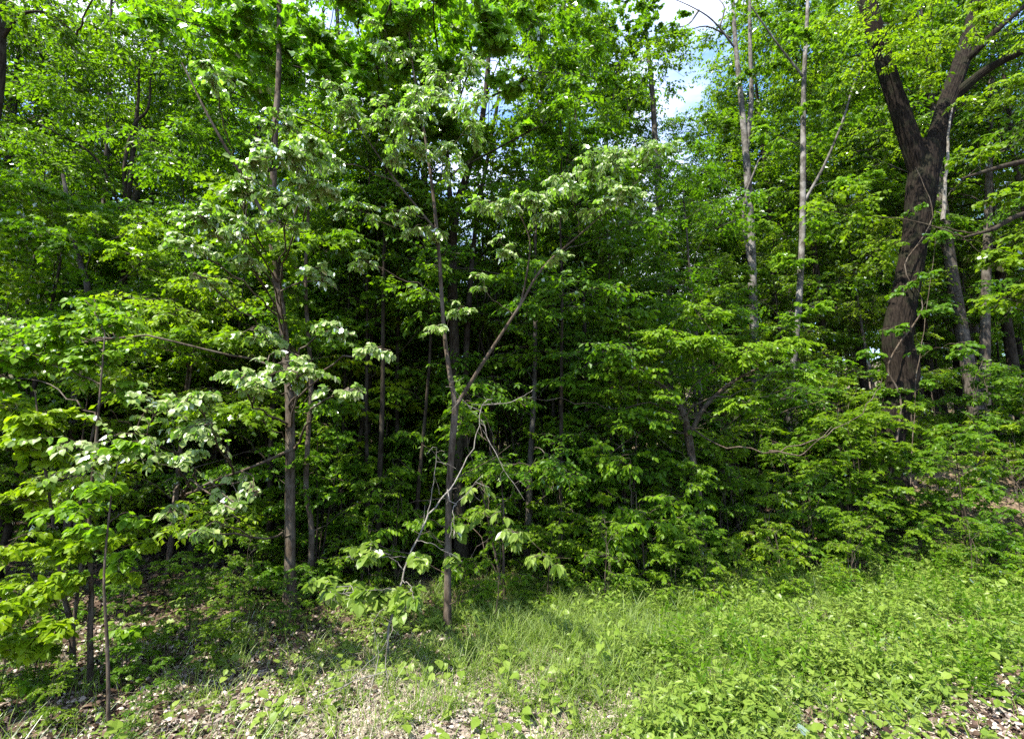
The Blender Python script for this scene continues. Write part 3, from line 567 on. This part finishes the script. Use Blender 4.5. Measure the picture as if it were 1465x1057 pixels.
def scatter(protos, n, y0, y1, xpad, mind, kind, gap=None, sc=(.85, 1.15), pxr=(-250, 1715), t=.04):
    pts = [(p[1], p[2]) for p in placed if p[0] == kind]; tries = 0; k = 0
    while k < n and tries < n*60:
        tries += 1
        y = y0 + (y1-y0)*rng.random()**.85; px = pxr[0] + (pxr[1]-pxr[0])*rng.random(); x = (px-732.5)/FPX*y
        if any((x-a)**2+(y-b)**2 < mind**2 for a, b in pts): continue
        if gap and gap(px, y): continue
        pts.append((x, y)); pr = protos[k % len(protos)]
        r = place(pr, x, y, rng.random()*6.28, sc[0]+(sc[1]-sc[0])*rng.random(), (rng.normal(0, t), rng.normal(0, t)))
        placed.append((kind, x, y, r)); k += 1
sky_gap = lambda px, y: 890 < px < 1070 or (430 < px < 640 and y < 29)
scatter(TALL, 8, 14, 19, 0, 2.2, 'canopy', gap=lambda px, y: px > 860 or 400 < px < 660, pxr=(-150, 860))
scatter(TALL, 39, 16.5, 38, 0, 2.2, 'canopy', gap=sky_gap)
scatter(UND, 64, 10.5, 32, 0, 1.4, 'understory', gap=lambda px, y: (1030 < px < 1175 and y < 15) or (1215 < px < 1370 and y < 12.8) or (765 < px < 820 and y < 13.5) or (y < 14 and 560 < px < 900) or (y < 12.5 and 180 < px < 700))
scatter(UND, 28, 9.6, 12.8, 0, .95, 'understory', gap=lambda px, y: 560 < px < 720, pxr=(-100, 900), sc=(.8, 1.3))
scatter(UND, 20, 11.2, 14.5, 0, 1.0, 'understory', gap=lambda px, y: px > 900, pxr=(-100, 900), sc=(.8, 1.25))
scatter(POLE, 12, 9.3, 11, 0, .45, 'pole', pxr=(420, 880), sc=(.8, 1.2), gap=lambda px, y: 620 < px < 690)
scatter(POLE, 20, 10.8, 16, 0, .55, 'pole', pxr=(400, 860), sc=(.8, 1.2), gap=lambda px, y: 620 < px < 680)
scatter(POLE, 46, 11.5, 30, 0, 1.0, 'pole', gap=lambda px, y: px > 900 and y < 16)
oak_gap = lambda px, y: 1205 < px < 1335 and y < 12.3
scatter(SHR, 44, 9.8, 14, 0, .8, 'shrub', pxr=(830, 1650), gap=oak_gap)
scatter(SHR, 26, 8.7, 11.5, 0, .6, 'shrub', pxr=(430, 930), sc=(.8, 1.5), gap=lambda px, y: 600 < px < 690 and y < 10)
scatter(SHR, 16, 7.9, 9.4, 0, .5, 'shrub', pxr=(680, 1120), sc=(.3, .6))
scatter(SHR, 46, 12, 24, 0, 1.1, 'shrub', pxr=(-200, 1200))
scatter(SHR, 22, 9.9, 13.2, 0, .55, 'shrub', pxr=(960, 1240), sc=(.8, 1.2))
scatter(SHR, 9, 9.9, 11.3, 0, .35, 'shrub', pxr=(1215, 1400), sc=(.3, .5))
scatter(SHR[::2], 13, 4.6, 6.2, 0, .3, 'shrub', pxr=(-40, 300), sc=(.2, .38))
scatter(SHR[::2], 20, 5.6, 9, 0, .45, 'shrub', pxr=(-60, 470), sc=(.25, .5), gap=lambda px, y: px > 200 and y < 6)
scatter(SHR, 14, 8.5, 11, 0, .7, 'shrub', pxr=(1080, 1500), gap=oak_gap, sc=(.5, .75))
for i, (px, y, sc) in enumerate([(1120, 18.5, 1.05), (1190, 17.5, 1.1), (1150, 25, 1.15), (1240, 20, 1.1), (1340, 19, 1.2), (1400, 17, 1.2), (1460, 18.5, 1.2), (1520, 16.5, 1.15), (1290, 22, 1.2), (-60, 16, 1.05), (60, 18, 1.15), (150, 16.5, 1.1), (250, 19, 1.15), (330, 16, 1.1), (890, 21, .95), (960, 19.5, .72), (1005, 22, .76), (1075, 20.5, .8)]):
    placed.append(('canopy', (px-732.5)/FPX*y, y, place(TALL[i % 3], (px-732.5)/FPX*y, y, i*1.9, sc)))
for i, (x, y) in enumerate([(-13.5, 6.5)]):
    placed.append(('canopy', x, y, place(SHADE[0], x, y, i*1.3, .95)))
# labels relative to the landmarks of the wood edge
ORD = ['nearest', 'second', 'third', 'fourth', 'fifth', 'sixth', 'seventh', 'eighth', 'ninth', 'tenth', 'eleventh', 'twelfth']
WORD = {'canopy': ('leafy canopy tree', 'tree', 'canopy trees of the woods'), 'understory': ('layered understory tree', 'tree', 'understory trees of the woods'),
        'pole': ('thin young tree', 'tree', 'thin young trees of the woods'), 'shrub': ('leafy green shrub', 'shrub', 'shrubs of the undergrowth')}
bins = {}
for kind, x, y, r in placed:
    px = proj(np.array([x, y, float(g(x, y))+1.5]))[0]; ld = min(LAND, key=lambda l: abs(l[1]-px))
    side = 'left' if px < ld[1] else 'right'; deep = 'in front' if y < ld[2] else 'behind'
    bins.setdefault((kind, ld[0], side, deep), []).append((abs(px-ld[1]), y, r))
for (kind, land, side, deep), lst in bins.items():
    w, cat, grp = WORD[kind]; lst.sort(key=lambda q: q[0])
    for i, (_, y, r) in enumerate(lst):
        o_ = '' if len(lst) == 1 else ORD[min(i, 11)] + ' '
        tag(r, f"{o_}{w} {deep} {side} of {land}", cat, grp)

# ------------------------------------------------------------------ distant woods (one mass)
def distant():
    rng = np.random.default_rng(5); tw, lf = MB(), MB()
    n = 230
    for i in range(n):
        y = 39+rng.random()*26; x = (rng.random()*2.6-1.3)*y
        if .2 < x/y < .47: top = .50
        else: top = 1
        z0 = float(g(x, y)); H = (15+rng.random()*7)*top
        pth = crom(np.column_stack([[x, x+rng.normal(0, .4), x+rng.normal(0, .6)], [y, y, y], [z0-.2, z0+H*.5, z0+H], [.2, .14, .03]]), 4)
        tubes(lf, pth[None, :, :3], pth[None, :, 3], 5)
        m = 1700; c = rng.normal(0, 1, (14, 3))*np.array([1.9, 1.9, H*.26]) + np.array([x, y, z0+H*.55])
        k = rng.integers(0, 14, m); p = c[k] + rng.normal(0, 1, (m, 3))*np.array([.95, .95, .55])
        p[:, 2] = np.maximum(p[:, 2], z0+.3)
        leaves(lf, 'rhomb', p, rng.normal(0, 1, (m, 3)), np.array([0, 0, 1.])+rng.normal(0, .5, (m, 3)), .25+.15*rng.random(m), np.clip(rng.normal(.5, .25, m), 0, 1))
    o = lf.build('distant_woods', M['canopy']); tag(o, 'far green woods seen through gaps between the nearer trunks', 'woods', kind='stuff')
distant()

# ------------------------------------------------------------------ ground vegetation
def field(rng, n, y0, y1, dens):
    out = np.zeros((0, 2))
    while len(out) < n:
        y = y0+(y1-y0)*rng.random(n*2); x = (rng.random(n*2)*2.3-1.15)*(y*1.0+.6)
        k = rng.random(n*2) < dens(x, y); out = np.vstack([out, np.stack([x[k], y[k]], -1)])
    return out[:n]
def vnoise(x, y, s=1.0): return .5+.25*(np.sin(x*1.7*s+1.3*np.sin(y*1.1*s))+np.sin(y*2.3*s+1.7*np.sin(x*.9*s+2)))
def cen(x, y): return np.exp(-((x/np.maximum(y, 1)+.05)/.35)**2)      # bare pale patch at bottom centre
shade_mask = lambda x, y: np.clip(.18+.82*sm(-.6, -.1, x/y), 0, 1)
bare = lambda x, y: np.clip(sm(.66, .86, x/y+.22*(5.6-y)+.12*np.sin(x*2.1+y*3))*(y < 7.2), 0, 1)
def litter():
    rng = np.random.default_rng(41)
    def lay(mb, n, y0, y1, s, dens):
        q = field(rng, n, y0, y1, dens); z = g(q[:, 0], q[:, 1])
        p = np.column_stack([q, z+.01+.03*rng.random(n)]); an = rng.random(n)*6.28
        a = np.column_stack([np.cos(an), np.sin(an), rng.normal(0, .35, n)]); nn = np.column_stack([rng.normal(0, .55, (n, 2)), np.ones(n)])
        leaves(mb, 'broad', p, a, nn, s*(.5+1.1*rng.random(n)), np.clip(rng.beta(1.0, 1.5, n), 0, 1))
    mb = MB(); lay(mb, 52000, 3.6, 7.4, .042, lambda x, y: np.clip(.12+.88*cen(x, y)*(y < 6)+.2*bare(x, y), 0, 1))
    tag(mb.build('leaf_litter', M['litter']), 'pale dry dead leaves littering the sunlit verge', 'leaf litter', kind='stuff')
    mb = MB(); lay(mb, 30000, 4, 9, .055, lambda x, y: np.clip(sm(.1, -.35, x/y)+1.0*bare(x, y)+sm(6.5, 8, y), 0, 1)); lay(mb, 24000, 8, 20, .085, lambda x, y: .9)  # left and forest floor: shade put into litter colour; bare corner plain brown
    tag(mb.build('leaf_litter', M['shade_brown']), 'brown dead leaves on the forest floor, coloured darker to stand in for shade', 'leaf litter', kind='stuff')
def grass():
    rng = np.random.default_rng(42)
    def blades(mb, q, h, w, lean):
        n = len(q); z = g(q[:, 0], q[:, 1]); p = np.column_stack([q, z-.01]); an = rng.random(n)*6.28
        d = np.column_stack([np.cos(an), np.sin(an), np.zeros(n)]); s = np.column_stack([-np.sin(an), np.cos(an), np.zeros(n)])
        H = h*(.45+.9*rng.random(n)); l = (lean*(.3+rng.random(n)))*H; up = np.array([0, 0, 1.])
        V = []
        for t, wf in ((0, 1), (.45, .85), (.8, .5)):
            c = p + up*(H*(t-.25*t*t*lean))[:, None] + d*(l*t*t)[:, None]
            V += [c - s*(w*wf/2), c + s*(w*wf/2)]
        V.append(p + up*(H*(1-.3*lean))[:, None] + d*l[:, None])
        V = np.stack(V, 1); b = (np.arange(n)*7)[:, None, None]
        F = (np.array([[0, 1, 3, 2], [2, 3, 5, 4]])[None]+b).reshape(-1, 4); T = np.repeat(rng.random(n), 7)
        off = mb.n; mb.add(V.reshape(-1, 3), F, T); mb.f.append((np.array([[4, 5, 6]])[None]+b).reshape(-1, 3)+off)
    den = lambda x, y: np.clip(np.exp(-((x/y-.3)/.3)**2)*sm(5.2, 6.6, y)*(1-sm(9.2, 10.6, y))*vnoise(x, y, .8)*1.6 + .05*(y < 7), 0, 1)*(1-.8*cen(x, y)*(y < 6.2))*(1-.8*bare(x, y))
    mb = MB(); q = field(rng, 22000, 4, 10.5, den)
    blades(mb, q, .26, .007, .8)
    c = field(rng, 700, 4, 9.5, lambda x, y: np.clip(.03+.6*np.exp(-((x/y-.1)/.35)**2), 0, 1)*vnoise(x, y))    # tufts
    q = np.repeat(c, 18, 0) + rng.normal(0, .035, (len(c)*18, 2)); blades(mb, q, .3, .008, .9)
    c = field(rng, 60, 5.5, 9.5, lambda x, y: np.clip(np.exp(-((x/y-.22)/.3)**2), 0, 1)); q = np.repeat(c, 60, 0) + rng.normal(0, .09, (len(c)*60, 2)); blades(mb, q, .42, .009, .9)
    tag(mb.build('grass', M['grass']), 'green grass along the sunlit verge under the trees', 'grass', kind='stuff')
    mb = MB(); q = field(rng, 5600, 4, 9.5, lambda x, y: np.clip(.6*np.exp(-((x/y+.1)/.33)**2)*(y < 6.4)+.35*np.exp(-((x/y-.5)/.2)**2)*(y > 6), 0, 1)*vnoise(x, y, 2)); blades(mb, q, .2, .0055, 1.7)
    tag(mb.build('dry_grass', M['straw']), 'pale dry grass stalks leaning over the verge', 'dry grass', kind='stuff')
def cover():
    rng = np.random.default_rng(43)
    def plants(mb, q, hh, size, nl, shape):
        n = len(q); z = g(q[:, 0], q[:, 1])
        h = hh*(.25+rng.random(n)); an = rng.random((n, nl))*6.28
        off = size*.7
        p = np.stack([q[:, 0:1]+np.cos(an)*off*.4, q[:, 1:2]+np.sin(an)*off*.4, (z+h)[:, None]*np.ones((1, nl)) - rng.random((n, nl))*h[:, None]*.7], -1)
        a = np.stack([np.cos(an), np.sin(an), rng.normal(-.15, .35, (n, nl))], -1); nn = np.array([0, 0, 1.])+rng.normal(0, .35, a.shape)
        t = np.clip(rng.random((n, 1))*.6+rng.random((n, nl))*.4, 0, 1)
        leaves(mb, shape, p.reshape(-1, 3), a.reshape(-1, 3), nn.reshape(-1, 3), (size*(.5+.8*rng.random((n, nl)))).ravel(), t.ravel())
        st = np.column_stack([q, z-.02]); en = st+np.column_stack([rng.normal(0, .02, (n, 2)), h]); tubes(mb, np.stack([st, (st+en)/2, en], 1), np.full((n, 3), .0022), 3)
    right = lambda x, y: np.clip(sm(.02, .4, x/y)*(1-sm(9.5, 11, y))*(1-.96*bare(x, y))*(.04+1.5*vnoise(x+3, y, 1.9)**2.2)*(1-.7*cen(x, y)*(y < 6))*(1-.6*sm(.75, .95, x/y)*(y < 6.2)), 0, 1)
    mb = MB(); plants(mb, field(rng, 8500, 4, 11, right), .16, .058, 6, 'broad')
    plants(mb, field(rng, 900, 4, 11, right), .3, .085, 5, 'heart')
    plants(mb, field(rng, 3200, 4, 11, right), .38, .075, 8, 'slim')
    plants(mb, field(rng, 7500, 3.9, 8, lambda x, y: shade_mask(x, y)*np.clip(.1+.6*vnoise(x, y, 3)**2, 0, 1)*(1-.75*cen(x, y)*(y < 5.9))*(1-.9*bare(x, y))), .09, .042, 5, 'ovate')
    plants(mb, field(rng, 1500, 4.2, 9, lambda x, y: (.6*vnoise(x, y, 1.5)+.1)*shade_mask(x, y)), .22, .09, 4, 'broad')
    plants(mb, field(rng, 5200, 7.5, 22, lambda x, y: shade_mask(x, y)*vnoise(x, y, 1.1)**1.5), .2, .085, 5, 'ovate')
    tag(mb.build('ground_cover', M['cover']), 'low broad-leaved green plants carpeting the verge and forest floor', 'ground cover', kind='stuff')
def weeds():
    rng = np.random.default_rng(44); mb = MB()
    c = field(rng, 42, 5.2, 10.5, lambda x, y: np.clip(sm(-.05, .35, x/y), 0, 1)); q = np.repeat(c, 14, 0) + rng.normal(0, .16, (len(c)*14, 2)); n = len(q)
    st = np.column_stack([q, g(q[:, 0], q[:, 1])-.02]); h = .25+.4*rng.random(n); en = st+np.column_stack([rng.normal(0, .09, (n, 2)), h])
    twig_leaves(rng, mb, mb, st, en, 'slim', .085, 14, .1, rt=.003, sag=.0)
    tag(mb.build('weeds', M['under']), 'tall leafy weeds standing in clumps on the verge', 'weeds', kind='stuff')
litter(); grass(); cover(); weeds()

# ------------------------------------------------------------------ bent sapling, vines, fallen wood
def line(name, label, pls, r, bark, cat, leafcl=(), leaf='bright', shape='heart', size=.09, seed=0, nper=7, wob=.009, group=None, droop=.5):
    rng = np.random.default_rng(seed); first = pls[0][0]
    loc = base(first[0], first[2]) if first[1] is None else P(*first)
    root = empty(name, tuple(loc), label, cat, group); tw = MB(); lf = MB(); allp = []
    for i, pl in enumerate(pls):
        p = crom([base(q[0], q[2]) if q[1] is None else P(*q) for q in pl], 5); p[1:-1] += rng.normal(0, wob, (len(p)-2, 3))
        rr = r*(1 if i == 0 else .5); tubes(tw, p[None], np.linspace(rr, rr*.35, len(p))[None], 6); allp.append(p)
        s = p[rng.integers(1, len(p), 5)]; e = s+rng.normal(0, .13, (5, 3)); tubes(tw, np.stack([s, (s+e)/2+rng.normal(0, .02, s.shape), e], 1), np.full((5, 3), r*.22), 3)
    A = np.concatenate(allp)
    for (px, py, d, R, ntw) in leafcl:
        c = P(px, py, d); att = A[np.argmin(np.linalg.norm(A-c, axis=1))]; clump(rng, tw, lf, att, c, (R, R, R*.45), ntw, shape, size, nper, droop, rl=.006)
    o = tw.build('stem', M[bark], root, True); relocate(o, loc)
    if lf.n: o = lf.build('foliage', M[leaf], root); relocate(o, loc)
line('arching_sapling', 'thin bare arching sapling with heart-shaped leaves leaning against the slim forked tree', [
    [(552, None, 6.0), (560, 880, 6.0), (585, 800, 6.1), (615, 735, 6.3), (650, 690, 6.6), (680, 630, 6.8), (690, 580, 6.9), (705, 570, 6.9)],
    [(640, 700, 6.5), (652, 720, 6.4), (690, 680, 6.3)], [(612, 740, 6.3), (620, 690, 6.3), (625, 640, 6.3)], [(688, 600, 6.9), (715, 660, 6.8), (750, 715, 6.7)], [(690, 590, 6.9), (660, 570, 6.8), (640, 540, 6.7)],
    [(690, 580, 6.9), (730, 575, 6.8), (760, 560, 6.7)]], .014, 'dead', 'sapling',
    [(500, 850, 5.8, .28, 14), (470, 840, 5.8, .25, 12), (550, 845, 5.8, .28, 16), (590, 850, 5.7, .2, 12), (545, 790, 5.9, .25, 10), (600, 800, 5.9, .2, 8), (510, 800, 5.9, .25, 9), (650, 760, 6.2, .18, 6), (575, 870, 5.6, .15, 6), (655, 800, 6.2, .12, 4)],
    leaf='cover', size=.12, seed=51, nper=6)
line('drooping_sapling', 'low sapling with drooping oval leaves right of the slim forked tree', [
    [(705, None, 7.2), (712, 850, 7.1), (716, 790, 7.0), (700, 740, 6.8)], [(712, 770, 6.9), (740, 760, 6.6), (790, 800, 6.3)]], .008, 'bark_brown', 'sapling',
    [(700, 740, 6.7, .28, 8), (740, 765, 6.5, .25, 9), (775, 795, 6.3, .16, 6), (690, 700, 7, .25, 6), (800, 810, 6.2, .1, 3)], leaf='cover', shape='ovate', size=.14, seed=52, nper=6, droop=.9)
line('twig_heap', 'heap of pale dead twigs and dry stalks at the verge', [
    [(420, None, 5.2), (480, 985, 5.1), (550, 960, 5.3)], [(440, None, 5.0), (500, 975, 5.2), (545, 930, 5.4)], [(430, None, 5.4), (490, 960, 5.4), (560, 955, 5.5)], [(520, None, 5.2), (540, 950, 5.4), (530, 880, 5.5)], [(560, None, 5.3), (552, 940, 5.5), (566, 880, 5.7)]],
    .009, 'dead', 'twigs', seed=53)
VINE = [(686, 250, 10.6, 720, 11.0), (705, 230, 10.8, 730, 11.2), (722, 300, 11, 690, 11), (696, 330, 10.4, 745, 10.6)]
nm = ['leftmost', 'second', 'third', 'rightmost']
for i, (a, ya, d, b, d2) in enumerate(VINE):
    line('hanging_vine', f'tangled bare hanging vine, {nm[i]} of four right of the thick dark trunk', [
        [(b, None, d2), (b-8, 640, d2), (a+12, 560, d), (a-6, 460, d), (a+6, 360, d), (a, ya, d), (a+14, ya-120, d)],
        [(a+4, 400, d), (a+18, 470, d), (a+5, 560, d), (a+20, 620, d)], [(a-4, 330, d), (a-14, 420, d), (a+2, 500, d)], [(a+6, 300, d), (a+20, 380, d), (a-4, 470, d)]],
        .022, 'bark_dark', 'vine', seed=60+i, wob=.05, group='vines hanging right of the thick trunk')
line('climbing_vine', 'leafy vine climbing up the massive forked tree from its foot', [
    [(1262, None, 11.5), (1290, 580, 11.75), (1270, 520, 11.8), (1320, 440, 11.8), (1295, 380, 11.8), (1335, 310, 11.8), (1310, 240, 11.7)], [(1300, None, 11.4), (1310, 560, 11.7), (1325, 450, 11.8), (1340, 330, 11.8)]],
    .025, 'bark_brown', 'vine', [(1320, 400, 11.5, .4, 16), (1340, 340, 11.4, .45, 18), (1275, 470, 11.4, .35, 12), (1350, 440, 11.3, .5, 20), (1310, 500, 11.4, .3, 8), (1325, 550, 11.3, .3, 10), (1280, 420, 11.5, .3, 8), (1310, 300, 11.6, .3, 8), (1370, 500, 11, .5, 20), (1240, 510, 11, .4, 12)],
    leaf='under', shape='broad', size=.11, seed=70)
line('fallen_branch', 'grey fallen branch lying in the shade below the tangled leaning tree', [[(830, None, 11), (870, None, 11.1), (915, None, 11.4), (945, None, 11.2)]], .05, 'dead', 'branch', seed=71)
line('fallen_branch', 'pale fallen branch on the dark litter at lower left', [[(110, None, 7.4), (150, None, 7.5), (200, None, 7.2), (240, None, 7.0)]], .025, 'dead', 'branch', seed=72)
line_later()
for k, (a, b, d) in enumerate([(330, 420, 6.6), (90, 210, 6.2), (700, 800, 6.9), (560, 640, 5.3), (860, 930, 9.0), (1290, 1390, 6.0), (180, 300, 8.6)]):
    where = ['in the shade left of the slender brown trunk', 'among the bright-leaved saplings', 'on the grass right of the slim forked tree', 'on the pale dry litter at the front', 'at the shrub edge left of the tangled tree', 'beside the bare brown corner of the verge', 'on the dark floor behind the saplings'][k]
    line('fallen_stick', 'thin fallen stick lying ' + where, [[(a, None, d), ((a+b)/2, None, d+.12), (b, None, d-.1+.05*k)]], .012, 'dead', 'stick', seed=90+k, group='sticks fallen on the ground')
